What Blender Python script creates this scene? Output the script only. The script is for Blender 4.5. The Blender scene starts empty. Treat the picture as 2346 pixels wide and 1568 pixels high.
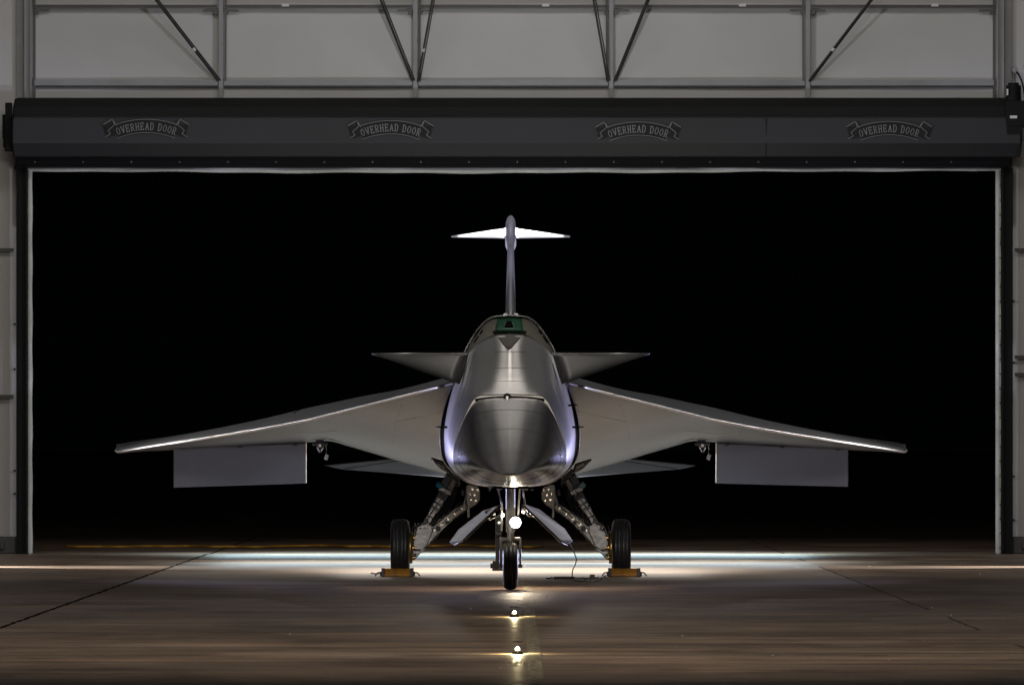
import bpy, bmesh, math, random
from mathutils import Vector, Matrix
from mathutils.bvhtree import BVHTree
random.seed(7)
scene = bpy.context.scene
col = scene.collection
F = 15500.0          # focal length in layout units; layout is 2346 x 1568
CX, HY, EYE = 1173.0, 1019.0, 1.39
R = math.radians

# ------------------------------------------------------------------ camera
cd = bpy.data.cameras.new('camera')
cam = bpy.data.objects.new('camera', cd); col.objects.link(cam)
cam.location = (0, 0, EYE); cam.rotation_euler = (R(90), 0, 0)
cd.sensor_width = 36; cd.lens = 36 * F / 2346
cd.shift_y = (HY - 784) / 2346
cd.clip_start = 0.5; cd.clip_end = 3000
scene.camera = cam
# ------------------------------------------------------------------ night sky
w = bpy.data.worlds.new('World'); scene.world = w; w.use_nodes = True
bg = w.node_tree.nodes['Background']
bg.inputs['Color'].default_value = (0.55, 0.75, 1.0, 1); bg.inputs['Strength'].default_value = 0.0006
scene.view_settings.view_transform = 'Standard'; scene.view_settings.look = 'None'
scene.view_settings.exposure = 0; scene.view_settings.gamma = 1
scene.cycles.max_bounces = 6
try:
    scene.cycles.sample_clamp_indirect = 3.0
except Exception: pass

def W(x, y, Y):
    return Vector(((x - CX) * Y / F, Y, EYE - (y - HY) * Y / F))

# ------------------------------------------------------------------ lamps
def aim(o, target):
    d = Vector(target) - o.location
    o.rotation_euler = d.to_track_quat('-Z', 'Y').to_euler()
def area(name, loc, target, size, sizey, power, colr, spread=180):
    l = bpy.data.lights.new(name, 'AREA'); l.shape = 'RECTANGLE'; l.size = size; l.size_y = sizey
    l.energy = power; l.color = colr; l.spread = R(spread)
    o = bpy.data.objects.new(name, l); col.objects.link(o); o.location = loc; aim(o, target); return o
def spot(name, loc, target, power, colr, cone=60, blend=0.6, radius=0.05):
    l = bpy.data.lights.new(name, 'SPOT'); l.energy = power; l.color = colr
    l.spot_size = R(cone); l.spot_blend = blend; l.shadow_soft_size = radius
    o = bpy.data.objects.new(name, l); col.objects.link(o); o.location = loc; aim(o, target); return o
def point(name, loc, power, colr, radius=0.03):
    l = bpy.data.lights.new(name, 'POINT'); l.energy = power; l.color = colr; l.shadow_soft_size = radius
    o = bpy.data.objects.new(name, l); col.objects.link(o); o.location = loc; return o

area('hangar_ceiling_light', (0, 66, 12.5), (0, 87, 5.5), 16, 3, 500, (1, .975, .95), 120)
area('hangar_front_light', (0, 34, 9.0), (0, 66, 1.0), 5, 2.0, 560, (1, .92, .82), 90)
# violet work lamps outside the view, ahead of and behind the wings
for s_ in (-1, 1):
    spot('side_lamp_front', (s_ * 6.5, 55.0, 2.2), (s_ * 2.5, 78, 1.2), 900, (.72, .74, 1.0), 22, .7, .12)
    spot('side_lamp_rear', (s_ * 7.2, 75.0, 1.1), (s_ * .4, 64.5, 1.35), 2300, (.56, .56, 1.0), 26, .8, .10)
    spot('fin_side_lamp', (s_ * 7.2, 71.0, 3.0), (0, 79.5, 3.2), 2200, (.72, .72, 1.0), 20, .7, .08)
    spot('added_wing_edge_spot', (s_ * 7.5, 85.0, 6.4), (s_ * 2.2, 74, 1.7), 700, (1, .97, .94), 24, .8, .35)  # added unseen spot that lights up the wing's leading edge
    # lamps lying low on the floor outside both edges of the view
    spot('floor_wash', (s_ * 7.4, 77.6, .45), (0, 76.6, -.4), 2800, (1, 1, 1), 50, .9, .05)
# unseen light panels added low at tail and belly to spread the floor glow
area('tail_floor_fill', (0, 86.9, .86), (0, 86.9, 0), 7.6, 2.6, 500, (.60, .86, 1.0), 160)
area('mid_floor_fill', (0, 80.4, .93), (0, 80.4, 0), 7.0, 2.6, 260, (.74, .90, 1.0), 160)
spot('added_canopy_spot', (0, 80.5, 7.6), (0, 63.2, 2.1), 130, (1, .92, .84), 10.5, .9, .6)  # added out-of-view spot, puts a highlight on canopy and nose
area('belly_floor_fill', (.1, 75.3, .93), (.1, 75.3, 0), 4.0, 3.4, 185, (1, .92, .82), 160)  # warm panel, likewise added to brighten the floor by the main wheels

# ------------------------------------------------------------------ materials
def mat(name, color, rough=.5, metal=0, emit=None, es=0, noise=None, bump=None, coat=0, spec=.5):
    m = bpy.data.materials.new(name); m.use_nodes = True
    nt = m.node_tree; b = nt.nodes['Principled BSDF']
    b.inputs['Base Color'].default_value = (*color, 1); b.inputs['Roughness'].default_value = rough
    b.inputs['Metallic'].default_value = metal; b.inputs['Specular IOR Level'].default_value = spec
    if coat: b.inputs['Coat Weight'].default_value = coat; b.inputs['Coat Roughness'].default_value = .12
    if emit: b.inputs['Emission Color'].default_value = (*emit, 1); b.inputs['Emission Strength'].default_value = es
    tc = nt.nodes.new('ShaderNodeTexCoord')
    if noise:
        sc, amt = noise[:2]; stretch = noise[2] if len(noise) > 2 else (1, 1, 1)
        mp = nt.nodes.new('ShaderNodeMapping'); mp.inputs['Scale'].default_value = stretch
        n = nt.nodes.new('ShaderNodeTexNoise'); n.inputs['Scale'].default_value = sc; n.inputs['Detail'].default_value = 6
        nt.links.new(tc.outputs['Object'], mp.inputs['Vector']); nt.links.new(mp.outputs[0], n.inputs['Vector'])
        r = nt.nodes.new('ShaderNodeValToRGB')
        r.color_ramp.elements[0].position = .3; r.color_ramp.elements[1].position = .7
        r.color_ramp.elements[0].color = (*[c * (1 - amt) for c in color], 1)
        r.color_ramp.elements[1].color = (*[min(1, c * (1 + amt)) for c in color], 1)
        nt.links.new(n.outputs['Fac'], r.inputs['Fac']); nt.links.new(r.outputs['Color'], b.inputs['Base Color'])
        mr = nt.nodes.new('ShaderNodeMapRange'); mr.inputs['To Min'].default_value = max(.05, rough * .82); mr.inputs['To Max'].default_value = min(1, rough * 1.18)
        nt.links.new(n.outputs['Fac'], mr.inputs['Value']); nt.links.new(mr.outputs[0], b.inputs['Roughness'])
    if bump:
        sc, st = bump[:2]
        mp2 = nt.nodes.new('ShaderNodeMapping'); mp2.inputs['Scale'].default_value = bump[2] if len(bump) > 2 else (1, 1, 1)
        n2 = nt.nodes.new('ShaderNodeTexNoise'); n2.inputs['Scale'].default_value = sc; n2.inputs['Detail'].default_value = 4
        bp = nt.nodes.new('ShaderNodeBump'); bp.inputs['Strength'].default_value = st; bp.inputs['Distance'].default_value = .02
        nt.links.new(tc.outputs['Object'], mp2.inputs['Vector']); nt.links.new(mp2.outputs[0], n2.inputs['Vector'])
        nt.links.new(n2.outputs['Fac'], bp.inputs['Height']); nt.links.new(bp.outputs[0], b.inputs['Normal'])
    return m

M = {}
M['nose'] = mat('nose_composite', (.045, .033, .029), .22, .04, spec=.07, noise=(1.2, .10, (1, 2.0, 1)), bump=(.8, .03, (.3, 3.0, .3)))
M['skin'] = mat('aircraft_skin', (.34, .33, .31), .31, .75, noise=(1.5, .08, (1, 2, 1)), bump=(.9, .05, (.4, 2.0, .4)))
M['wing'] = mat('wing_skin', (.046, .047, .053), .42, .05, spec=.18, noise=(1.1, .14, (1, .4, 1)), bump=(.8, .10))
M['cover'] = mat('cover_grey', (.25, .245, .225), .6, noise=(5, .12))
M['flap'] = mat('flap_paint', (.13, .145, .19), .45, .0, spec=.3, noise=(2, .08))
M['fin'] = mat('fin_paint', (.36, .36, .40), .4, .1, noise=(2, .08))
M['stab'] = mat('stabilator_skin', (.24, .26, .28), .4, .1, noise=(2, .1))
M['doorpaint'] = mat('gear_door_paint', (.10, .10, .10), .45, noise=(6, .25))
M['white'] = mat('tail_paint', (.75, .74, .72), .4)
M['canard'] = mat('canard_skin', (.075, .073, .07), .38, .2, noise=(2, .1))
M['edge'] = mat('bright_edge_line', (.92, .91, .92), .3, .8)  # near-white, so edges that catch light carry the highlight in their colour
M['green'] = mat('green_primer', (.05, .17, .10), .55, noise=(9, .3))
M['black'] = mat('black_matte', (.006, .006, .006), .8, spec=.15)
M['dark'] = mat('dark_fitting', (.035, .034, .036), .5, .3, noise=(20, .3))
M['tyre'] = mat('tyre_rubber', (.02, .02, .022), .42, noise=(8, .25))
M['gear'] = mat('gear_paint', (.34, .34, .34), .38, .3, noise=(14, .25), bump=(18, .3))
M['steel'] = mat('bare_steel', (.6, .58, .55), .25, 1, noise=(20, .15))
M['teal'] = mat('teal_cap', (.02, .22, .36), .4)
M['paleteal'] = mat('pale_teal_cap', (.25, .42, .42), .4)
M['chock'] = mat('chock_yellow', (.33, .145, .01), .6, noise=(14, .5))
M['rope'] = mat('yellow_rope', (.34, .16, .008), .7, noise=(40, .3))
M['brass'] = mat('brass_fitting', (.5, .33, .12), .35, .9)
M['red'] = mat('red_tag', (.4, .02, .015), .6)
M['wall'] = mat('wall_liner', (.46, .455, .445), .8, noise=(.5, .09), bump=(.7, .5, (1, 1, 1)))
M['steelgrey'] = mat('frame_grey', (.22, .22, .225), .55, .1, noise=(3, .15))
M['steeldark'] = mat('brace_dark', (.055, .053, .052), .5, .2, noise=(4, .3))
M['hood'] = mat('hood_charcoal', (.030, .030, .033), .5, 0, spec=.12, noise=(.8, .12, (.3, 1, 1)))
M['hoodtop'] = mat('hood_top', (.017, .017, .016), .8, spec=.15)
M['guide'] = mat('guide_black', (.008, .008, .0085), .7, spec=.15)
M['trim'] = mat('weather_strip', (.5, .51, .5), .6, noise=(2.5, .2), bump=(5, .6))
M['logo'] = mat('logo_grey', (.19, .185, .185), .6)
M['lamp'] = mat('lamp_glow', (1, 1, 1), .3, emit=(1, .93, .8), es=28)
M['led'] = mat('floor_led_glow', (1, 1, 1), .3, emit=(1, .95, .85), es=30)
M['label'] = mat('white_sticker', (.6, .6, .6), .6)

def floor_mat(name):
    m = bpy.data.materials.new(name); m.use_nodes = True; nt = m.node_tree; L = nt.links
    b = nt.nodes['Principled BSDF']
    tc = nt.nodes.new('ShaderNodeTexCoord')
    sep = nt.nodes.new('ShaderNodeSeparateXYZ'); L.new(tc.outputs['Object'], sep.inputs[0])
    def noise(sc, det=6, stretch=(1, 1, 1), rough=.55):
        mp = nt.nodes.new('ShaderNodeMapping'); mp.inputs['Scale'].default_value = stretch
        n = nt.nodes.new('ShaderNodeTexNoise'); n.inputs['Scale'].default_value = sc; n.inputs['Detail'].default_value = det
        n.inputs['Roughness'].default_value = rough
        L.new(tc.outputs['Object'], mp.inputs[0]); L.new(mp.outputs[0], n.inputs['Vector']); return n.outputs['Fac']
    def math_(op, a, bb=None, c=None):
        n = nt.nodes.new('ShaderNodeMath'); n.operation = op
        for i, v in enumerate((a, bb, c)):
            if v is None: continue
            if isinstance(v, (int, float)): n.inputs[i].default_value = v
            else: L.new(v, n.inputs[i])
        return n.outputs[0]
    def ramp(f, stops):
        r = nt.nodes.new('ShaderNodeValToRGB'); e = r.color_ramp.elements
        e[0].position, e[0].color = stops[0][0], (*stops[0][1], 1); e[1].position, e[1].color = stops[-1][0], (*stops[-1][1], 1)
        for p, c in stops[1:-1]:
            q = e.new(p); q.color = (*c, 1)
        L.new(f, r.inputs['Fac']); return r.outputs['Color']
    def mix(fac, a, bb, mode='MIX'):
        n = nt.nodes.new('ShaderNodeMix'); n.data_type = 'RGBA'; n.blend_type = mode
        if isinstance(fac, (int, float)): n.inputs[0].default_value = fac
        else: L.new(fac, n.inputs[0])
        for i, v in ((6, a), (7, bb)):
            if isinstance(v, tuple): n.inputs[i].default_value = (*v, 1)
            else: L.new(v, n.inputs[i])
        return n.outputs[2]
    x, y = sep.outputs[0], sep.outputs[1]
    big = noise(.35, 6); fine = noise(2.2, 8); strk = noise(1.0, 8, (.25, 1.6, 1), .65)
    base = ramp(big, [(.3, (.23, .162, .115)), (.5, (.31, .225, .165)), (.72, (.40, .315, .245))])
    base = mix(.55, base, ramp(strk, [(.35, (.45, .42, .40)), (.6, (1.05, 1.02, 1.0))]), 'MULTIPLY')
    base = mix(.4, base, ramp(fine, [(.3, (.6, .58, .55)), (.6, (1, 1, 1))]), 'MULTIPLY')
    st2 = noise(1.0, 8, (.3, 2.2, 1), .68)
    base = mix(.6, base, ramp(st2, [(.40, (.30, .27, .25)), (.5, (1, 1, 1)), (.60, (1.5, 1.42, 1.35))]), 'MULTIPLY')
    grain = noise(34, 4); stain = noise(.9, 7, (1, .5, 1), .6)
    base = mix(.5, base, ramp(grain, [(.35, (.6, .58, .56)), (.65, (1.35, 1.33, 1.3))]), 'MULTIPLY')
    base = mix(.6, base, ramp(stain, [(.36, (.42, .36, .31)), (.5, (1, 1, 1)), (.68, (1.25, 1.22, 1.18))]), 'MULTIPLY')
    # slab between the joints, paled beyond its own tone to paint in lamplight
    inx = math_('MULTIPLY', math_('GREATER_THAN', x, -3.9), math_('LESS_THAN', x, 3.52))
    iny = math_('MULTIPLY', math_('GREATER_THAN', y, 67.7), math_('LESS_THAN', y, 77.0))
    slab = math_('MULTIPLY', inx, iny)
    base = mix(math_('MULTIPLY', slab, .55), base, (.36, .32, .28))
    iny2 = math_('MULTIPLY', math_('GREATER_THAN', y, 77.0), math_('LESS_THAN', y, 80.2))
    base = mix(math_('MULTIPLY', math_('MULTIPLY', inx, iny2), .4), base, (.36, .34, .32))  # strip behind the slab also lightened, floor light put into the colour
    # wobbling joint lines
    wob = math_('MULTIPLY', math_('SUBTRACT', noise(3.0, 4), .5), .07)
    def line(coord, at, half):
        d = math_('ABSOLUTE', math_('SUBTRACT', math_('ADD', coord, wob), at))
        return math_('LESS_THAN', d, half)
    j = math_('MAXIMUM', line(x, -3.9, .022), math_('MULTIPLY', line(x, 3.52, .016), math_('MULTIPLY', math_('GREATER_THAN', noise(.22, 3), .47), .8)))
    for yy in (58.2, 48.8):
        j = math_('MAXIMUM', j, math_('MULTIPLY', line(y, yy, .02), math_('GREATER_THAN', noise(.5, 3), .55)))
    base = mix(math_('MULTIPLY', j, .92), base, (.012, .01, .009))
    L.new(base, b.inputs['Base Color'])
    rr = nt.nodes.new('ShaderNodeMapRange'); rr.inputs['To Min'].default_value = .30; rr.inputs['To Max'].default_value = .62
    rr.inputs['From Min'].default_value = .3; rr.inputs['From Max'].default_value = .7
    L.new(math_('ADD', math_('MULTIPLY', strk, .4), math_('MULTIPLY', st2, .6)), rr.inputs['Value']); L.new(rr.outputs[0], b.inputs['Roughness'])
    sp = math_('MULTIPLY', math_('SUBTRACT', 1.0, j), math_('ADD', .12, math_('MULTIPLY', fine, .28))); L.new(sp, b.inputs['Specular IOR Level'])
    bp = nt.nodes.new('ShaderNodeBump'); bp.inputs['Strength'].default_value = .25; bp.inputs['Distance'].default_value = .01
    L.new(math_('SUBTRACT', math_('ADD', fine, math_('MULTIPLY', noise(40, 3), .25)), math_('MULTIPLY', j, .8)), bp.inputs['Height'])
    L.new(bp.outputs[0], b.inputs['Normal'])
    return m
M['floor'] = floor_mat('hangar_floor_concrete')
M['apron'] = M['floor']; _ = mat('apron_concrete', (.2, .185, .17), .75, noise=(.8, .3), bump=(3, .3))

def paint_mat():
    m = mat('worn_floor_paint', (.5, .42, .27), .5); nt = m.node_tree; b = nt.nodes['Principled BSDF']
    tc = nt.nodes.new('ShaderNodeTexCoord'); n = nt.nodes.new('ShaderNodeTexNoise'); n.inputs['Scale'].default_value = 26; n.inputs['Detail'].default_value = 5
    mp = nt.nodes.new('ShaderNodeMapping'); mp.inputs['Scale'].default_value = (1, .35, 1)
    nt.links.new(tc.outputs['Object'], mp.inputs[0]); nt.links.new(mp.outputs[0], n.inputs['Vector'])
    r = nt.nodes.new('ShaderNodeValToRGB'); r.color_ramp.elements[0].position = .42; r.color_ramp.elements[1].position = .6
    r.color_ramp.elements[0].color = (.17, .14, .11, 1); r.color_ramp.elements[1].color = (.5, .41, .25, 1)
    nt.links.new(n.outputs['Fac'], r.inputs['Fac']); nt.links.new(r.outputs['Color'], b.inputs['Base Color'])
    return m
M['paint'] = paint_mat()

# ------------------------------------------------------------------ mesh helpers
WLOC = {}
def register(o, loc): WLOC[o.name] = Vector(loc)
def empty(name, loc, label, cat, group=None):
    o = bpy.data.objects.new(name, None); col.objects.link(o); o.location = loc
    o.empty_display_size = .3
    o['label'] = label; o['category'] = cat
    if group: o['group'] = group
    register(o, loc); return o
class MB:
    def __init__(s): s.v = []; s.f = []; s.sm = []; s.cuts = []
    def add(s, vs, fs, smooth=False):
        n = len(s.v); s.v += [Vector(v) for v in vs]; s.f += [[i + n for i in f] for f in fs]; s.sm += [smooth] * len(fs); return s
    def box(s, c, d, rot=None):
        s.cuts.append((len(s.v), len(s.f)))
        vs = []
        for z in (-.5, .5):
            for y in (-.5, .5):
                for x in (-.5, .5):
                    v = Vector((x * d[0], y * d[1], z * d[2]))
                    if rot: v = rot @ v
                    vs.append(Vector(c) + v)
        return s.add(vs, [(0, 2, 3, 1), (4, 5, 7, 6), (0, 1, 5, 4), (2, 6, 7, 3), (0, 4, 6, 2), (1, 3, 7, 5)])
    def bar(s, a, b, w, h=None, roll=0):      # square bar
        a, b = Vector(a), Vector(b); h = h or w; d = b - a
        q = d.to_track_quat('Z', 'Y').to_matrix() @ Matrix.Rotation(roll, 3, 'Z')
        return s.box((a + b) / 2, (w, h, d.length), q)
    def cyl(s, a, b, r, r2=None, n=20, caps=True):
        s.cuts.append((len(s.v), len(s.f)))
        a, b = Vector(a), Vector(b); r2 = r if r2 is None else r2
        q = (b - a).to_track_quat('Z', 'Y').to_matrix(); vs = []
        for p, rr in ((a, r), (b, r2)):
            for i in range(n):
                t = 2 * math.pi * i / n; vs.append(p + q @ Vector((rr * math.cos(t), rr * math.sin(t), 0)))
        s.add(vs, [(i, (i + 1) % n, n + (i + 1) % n, n + i) for i in range(n)], True)
        if caps: s.add(vs[:n][::-1], [tuple(range(n))]); s.add(vs[n:], [tuple(range(n))])
        return s
    def tube(s, pts, r, n=8):
        s.cuts.append((len(s.v), len(s.f)))
        pts = [Vector(p) for p in pts]; vs = []
        for k, p in enumerate(pts):
            d = (pts[min(k + 1, len(pts) - 1)] - pts[max(k - 1, 0)]).normalized()
            q = d.to_track_quat('Z', 'Y').to_matrix()
            for i in range(n):
                t = 2 * math.pi * i / n; vs.append(p + q @ Vector((r * math.cos(t), r * math.sin(t), 0)))
        fs = []
        for k in range(len(pts) - 1):
            for i in range(n): fs.append((k * n + i, k * n + (i + 1) % n, (k + 1) * n + (i + 1) % n, (k + 1) * n + i))
        fs.append(tuple(range(n))[::-1]); fs.append(tuple((len(pts) - 1) * n + i for i in range(n)))
        return s.add(vs, fs, True)
    def lathe(s, c, axis, prof, n=48):         # prof: (along, radius)
        s.cuts.append((len(s.v), len(s.f)))
        q = Vector(axis).to_track_quat('Z', 'Y').to_matrix(); vs = []; m = len(prof)
        for i in range(n):
            t = 2 * math.pi * i / n
            for (h, r) in prof: vs.append(Vector(c) + q @ Vector((r * math.cos(t), r * math.sin(t), h)))
        fs = []
        for i in range(n):
            for k in range(m - 1): fs.append((i * m + k, ((i + 1) % n) * m + k, ((i + 1) % n) * m + k + 1, i * m + k + 1))
        return s.add(vs, fs, True)
    def prism(s, poly, Y, depth):              # poly in layout units at distance Y, given a real depth along y
        s.cuts.append((len(s.v), len(s.f)))
        a = [W(x, y, Y) for x, y in poly]; k = len(a)
        b = [v + Vector((0, depth, 0)) for v in a]
        return s.add(a + b, [tuple(range(k)), tuple(range(k, 2 * k))[::-1]] + [(i, i + k, (i + 1) % k + k, (i + 1) % k) for i in range(k)])
    def slab(s, quad, th):                     # a plate with thickness through world points
        s.cuts.append((len(s.v), len(s.f)))
        n = (quad[1] - quad[0]).cross(quad[2] - quad[0]).normalized() * th; k = len(quad)
        return s.add(list(quad) + [p + n for p in quad], [tuple(range(k)), tuple(range(k, 2 * k))[::-1]] + [(i, i + k, (i + 1) % k + k, (i + 1) % k) for i in range(k)])
    def grid(s, rows, closed=False, smooth=True, capa=False, capb=False):
        n = len(rows[0]); vs = [p for r in rows for p in r]; fs = []
        for j in range(len(rows) - 1):
            for i in range(n if closed else n - 1):
                fs.append((j * n + i, j * n + (i + 1) % n, (j + 1) * n + (i + 1) % n, (j + 1) * n + i))
        s.add(vs, fs, smooth)
        if capa: s.add(rows[0], [tuple(range(n))])
        if capb: s.add(rows[-1], [tuple(range(n))])
        return s
    def build_each(s, name, m, parent=None, bevel=0):
        out = []; cuts = s.cuts + [(len(s.v), len(s.f))]
        for (v0, f0), (v1, f1) in zip(cuts, cuts[1:]):
            if v1 == v0: continue
            q = MB(); q.v = s.v[v0:v1]; q.f = [[i - v0 for i in f] for f in s.f[f0:f1]]; q.sm = s.sm[f0:f1]; out.append(q.build(name, m, parent, bevel=bevel))
        return out
    def build(s, name, m, parent=None, bevel=0, label=None, cat=None, group=None, kind=None, weld=False):
        off = WLOC[parent.name] if parent else Vector((0, 0, 0))
        me = bpy.data.meshes.new(name); me.from_pydata([v - off for v in s.v], [], s.f)
        ms = m if isinstance(m, (list, tuple)) else [m]
        for mm in ms: me.materials.append(mm)
        me.polygons.foreach_set('use_smooth', s.sm)
        bm = bmesh.new(); bm.from_mesh(me)
        if weld: bmesh.ops.remove_doubles(bm, verts=bm.verts, dist=1e-4)
        bmesh.ops.recalc_face_normals(bm, faces=bm.faces); bm.to_mesh(me); bm.free(); me.update()
        o = bpy.data.objects.new(name, me); col.objects.link(o)
        if parent: o.parent = parent
        register(o, off)
        if bevel:
            b = o.modifiers.new('bevel', 'BEVEL'); b.width = bevel; b.segments = 2; b.limit_method = 'ANGLE'
        if label: o['label'] = label
        if cat: o['category'] = cat
        if group: o['group'] = group
        if kind: o['kind'] = kind
        return o
def catmull(P, n):
    P = [Vector(p) for p in P]; out = []
    for i in range(len(P) - 1):
        p0 = P[i - 1] if i else P[0] * 2 - P[1]; p1, p2 = P[i], P[i + 1]
        p3 = P[i + 2] if i + 2 < len(P) else P[-1] * 2 - P[-2]
        for k in range(n):
            t = k / n
            out.append(.5 * ((2 * p1) + (p2 - p0) * t + (2 * p0 - 5 * p1 + 4 * p2 - p3) * t * t + (3 * p1 - p0 - 3 * p2 + p3) * t ** 3))
    out.append(P[-1]); return out
def mx(x, s): return x if s < 0 else 2 * 1170 - x     # mirrored layout x for the right side
def single(name, mb, m, label, cat, **k): return mb.build(name, m, label=label, cat=cat, **k)

# ------------------------------------------------------------------ ground
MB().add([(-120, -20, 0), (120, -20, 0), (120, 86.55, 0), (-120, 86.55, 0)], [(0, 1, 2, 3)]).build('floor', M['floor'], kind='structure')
MB().add([(-600, 86.55, -.012), (600, 86.55, -.012), (600, 1500, -.012), (-600, 1500, -.012)], [(0, 1, 2, 3)]).build('apron_ground', M['apron'], kind='structure')
MB().add([(.10, 20, .004), (.19, 20, .004), (.19, 66.8, .004), (.10, 66.8, .004)], [(0, 1, 2, 3)]).build('floor_marking', M['paint'], kind='structure')

# ------------------------------------------------------------------ hangar end wall with its steel frame
YW = 86.9
hangar = empty('hangar', (0, YW, 0), 'grey lined hangar end wall with steel columns, girts and diagonal braces around the doorway', 'hangar')
zt = lambda y, Y=YW: EYE - (y - HY) * Y / F
xt = lambda x, Y=YW: (x - CX) * Y / F
m = MB()
m.box(((-14 + xt(50)) / 2, YW + .1, 5.5), (14 + xt(50), .12, 11))
m.box(((14 + xt(2305)) / 2, YW + .1, 5.5), (14 - xt(2305), .12, 11))
# liner above the door, gently quilted
rows = []
for j in range(30):
    r_ = []
    for i in range(160):
        x = xt(50) + (xt(2305) - xt(50)) * i / 159; z = zt(385) + (11 - zt(385)) * j / 29
        r_.append(Vector((x, YW + .04 + .012 * math.sin(x * 2.52 + .4) + .006 * math.sin(z * 6 + x), z)))
    rows.append(r_)
m.grid(rows)
m.build('wall', M['wall'], hangar)
for xc in (507, 952, 1400, 1850):
    q = MB(); q.box((xt(xc), YW - .12, 8.05), (.055, .012, 4.9)); q.box((xt(xc), YW - .075, 8.05), (.010, .08, 4.9)); q.box((xt(xc), YW - .03, 8.05), (.06, .012, 4.9))
    q.build('column', M['steelgrey'], hangar)
    sgn = 1 if xc in (507, 952) else -1
    q = MB(); q.bar(W(xc + sgn * 10, -40, YW - .1), W(xc + sgn * 9, 186, YW - .1), .028)
    q.build('column_rod', M['steeldark'], hangar)
for x0, x1 in ((57, 73), (2283, 2299)):
    q = MB(); q.box((xt((x0 + x1) / 2), YW - .14, 7.5), (.085, .014, 6.6)); q.box((xt((x0 + x1) / 2), YW - .07, 7.5), (.014, .12, 6.6))
    q.box((xt(x1 if x0 < 100 else x0), YW - .18, 7.5), (.016, .05, 6.6)); q.box((xt(x0 if x0 < 100 else x1) - (0.06 if x0 < 100 else -.06), YW - .02, 7.5), (.09, .014, 6.6))
    q.build('column', M['steelgrey'], hangar)
    sg = 1 if x0 < 100 else -1
    q = MB(); q.box((xt((x0 + x1) / 2 + sg * 14), YW - .06, 8.05), (.035, .03, 4.9)); q.build('column_rod', M['steeldark'], hangar)
cols = [73, 507, 952, 1400, 1850, 2283]
for a, b in zip(cols, cols[1:]):
    xa, xb = xt(a) + .04, xt(b) - .04
    q = MB(); q.box(((xa + xb) / 2, YW - .10, zt(190)), (xb - xa, .012, .058)); q.box(((xa + xb) / 2, YW - .06, zt(196)), (xb - xa, .09, .010))
    q.build('girt', M['steelgrey'], hangar)
    q = MB(); q.box(((xa + xb) / 2, YW - .052, zt(199)), (xb - xa, .008, .016)); q.build('girt_lip', M['steeldark'], hangar)
    q = MB(); q.box(((xa + xb) / 2, YW - .13, zt(17)), (xb - xa, .03, .05)); q.box(((xa + xb) / 2, YW - .16, zt(15)), (xb - xa, .02, .012))
    q.build('girt', M['steeldark'], hangar)
    for (xx, s) in ((xa, 1), (xb, -1)):
        q = MB(); q.box((xx + s * .09, YW - .10, zt(25)), (.2, .05, .02)); q.box((xx + s * .03, YW - .1, zt(29)), (.05, .04, .06))
        q.build('bracket', M['steeldark'], hangar)
for xx in (655, 1250, 1700, 2140):
    q = MB(); q.box((xt(xx), YW - .175, zt(14)), (.09, .01, .035)); q.build('label_plate', M['label'], hangar)
braces = [((345, -15), (500, 185)), ((866, -15), (945, 185)), ((993, -15), (957, 187)), ((1357, -15), (1392, 186)), ((1489, -15), (1407, 186)), ((2006, -15), (1854, 185))]
for k, (a, b) in enumerate(braces):
    A, B = W(*a, YW - 1.1), W(*b, YW - .14)
    q = MB(); q.bar(A, B, .022); s = Vector((.028, 0, .006)); q.bar(A + s, B + s, .014); q.build('brace', M['steeldark'], hangar)
    if k in (0, 2, 5):
        t = .62; c = A.lerp(B, t); q = MB(); q.cyl(c, A.lerp(B, t + .03), .024, n=10); q.build('turnbuckle', M['label'], hangar)
# girt ends, pegs and base plates on the narrow side strips
for (x0, x1, y) in ((0, 32, 570), (0, 32, 905), (2324, 2346, 570), (2324, 2346, 815), (2324, 2346, 855)):
    if x0 < 100: x0 = -300
    else: x1 = 2646
    q = MB(); q.box((xt((x0 + x1) / 2), YW - .06, zt(y)), (xt(x1) - xt(x0), .1, .014)); q.box((xt((x0 + x1) / 2), YW - .10, zt(y + 4)), (xt(x1) - xt(x0), .01, .03)); q.build('girt', M['steeldark'], hangar)
for x, ys in ((34, (260, 385, 742, 845, 1077, 1130)), (2322, (690, 830, 1090, 1190))):
    for y in ys:
        q = MB(); q.cyl((xt(x), YW + .03, zt(y)), (xt(x), YW - .03, zt(y)), .013, n=8); q.build('bolt', M['black'], hangar)
for s in (-1, 1):
    q = MB(); q.box((xt(16 if s < 0 else 2338), YW - .10, .11), (.26, .16, .22)); q.box((xt(8 if s < 0 else 2343), YW - .2, .10), (.06, .08, .09))
    q.build('base_plate', M['steeldark'], hangar, bevel=.01)

# ------------------------------------------------------------------ rolling door
YD = 86.0
door = empty('overhead_door', (0, YD, 0), 'charcoal rolled up overhead door hood with black side guides and pale weather strip', 'door')
def zz(y, Y): return EYE - (y - HY) * Y / F
prof = [(86.75, 224, 0), (86.15, 227, 0), (85.86, 246, 0), (85.80, 262, 1), (85.66, 270, 1), (85.60, 328, 1), (85.82, 358, 1), (86.75, 360, 1)]
pts = [(Y, zz(y, Y)) for Y, y, _ in prof]
def hoodpart(name, idx, mt, x0=28, x1=2335):
    m = MB(); segs = 24
    for i, k in zip(idx, idx[1:]):
        rows = []
        for s in range(segs + 1):
            x = xt(x0 + (x1 - x0) * s / segs, 85.7)
            rows.append([Vector((x, pts[i][0], pts[i][1])), Vector((x, pts[k][0], pts[k][1]))])
        m.grid(rows, smooth=False)
    o = m.build(name, mt, door, weld=True); return o
hoodpart('hood_top', [0, 1, 2, 3], M['hoodtop'])
hoodpart('hood', [3, 4, 5, 6, 7], M['hood'])
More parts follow.
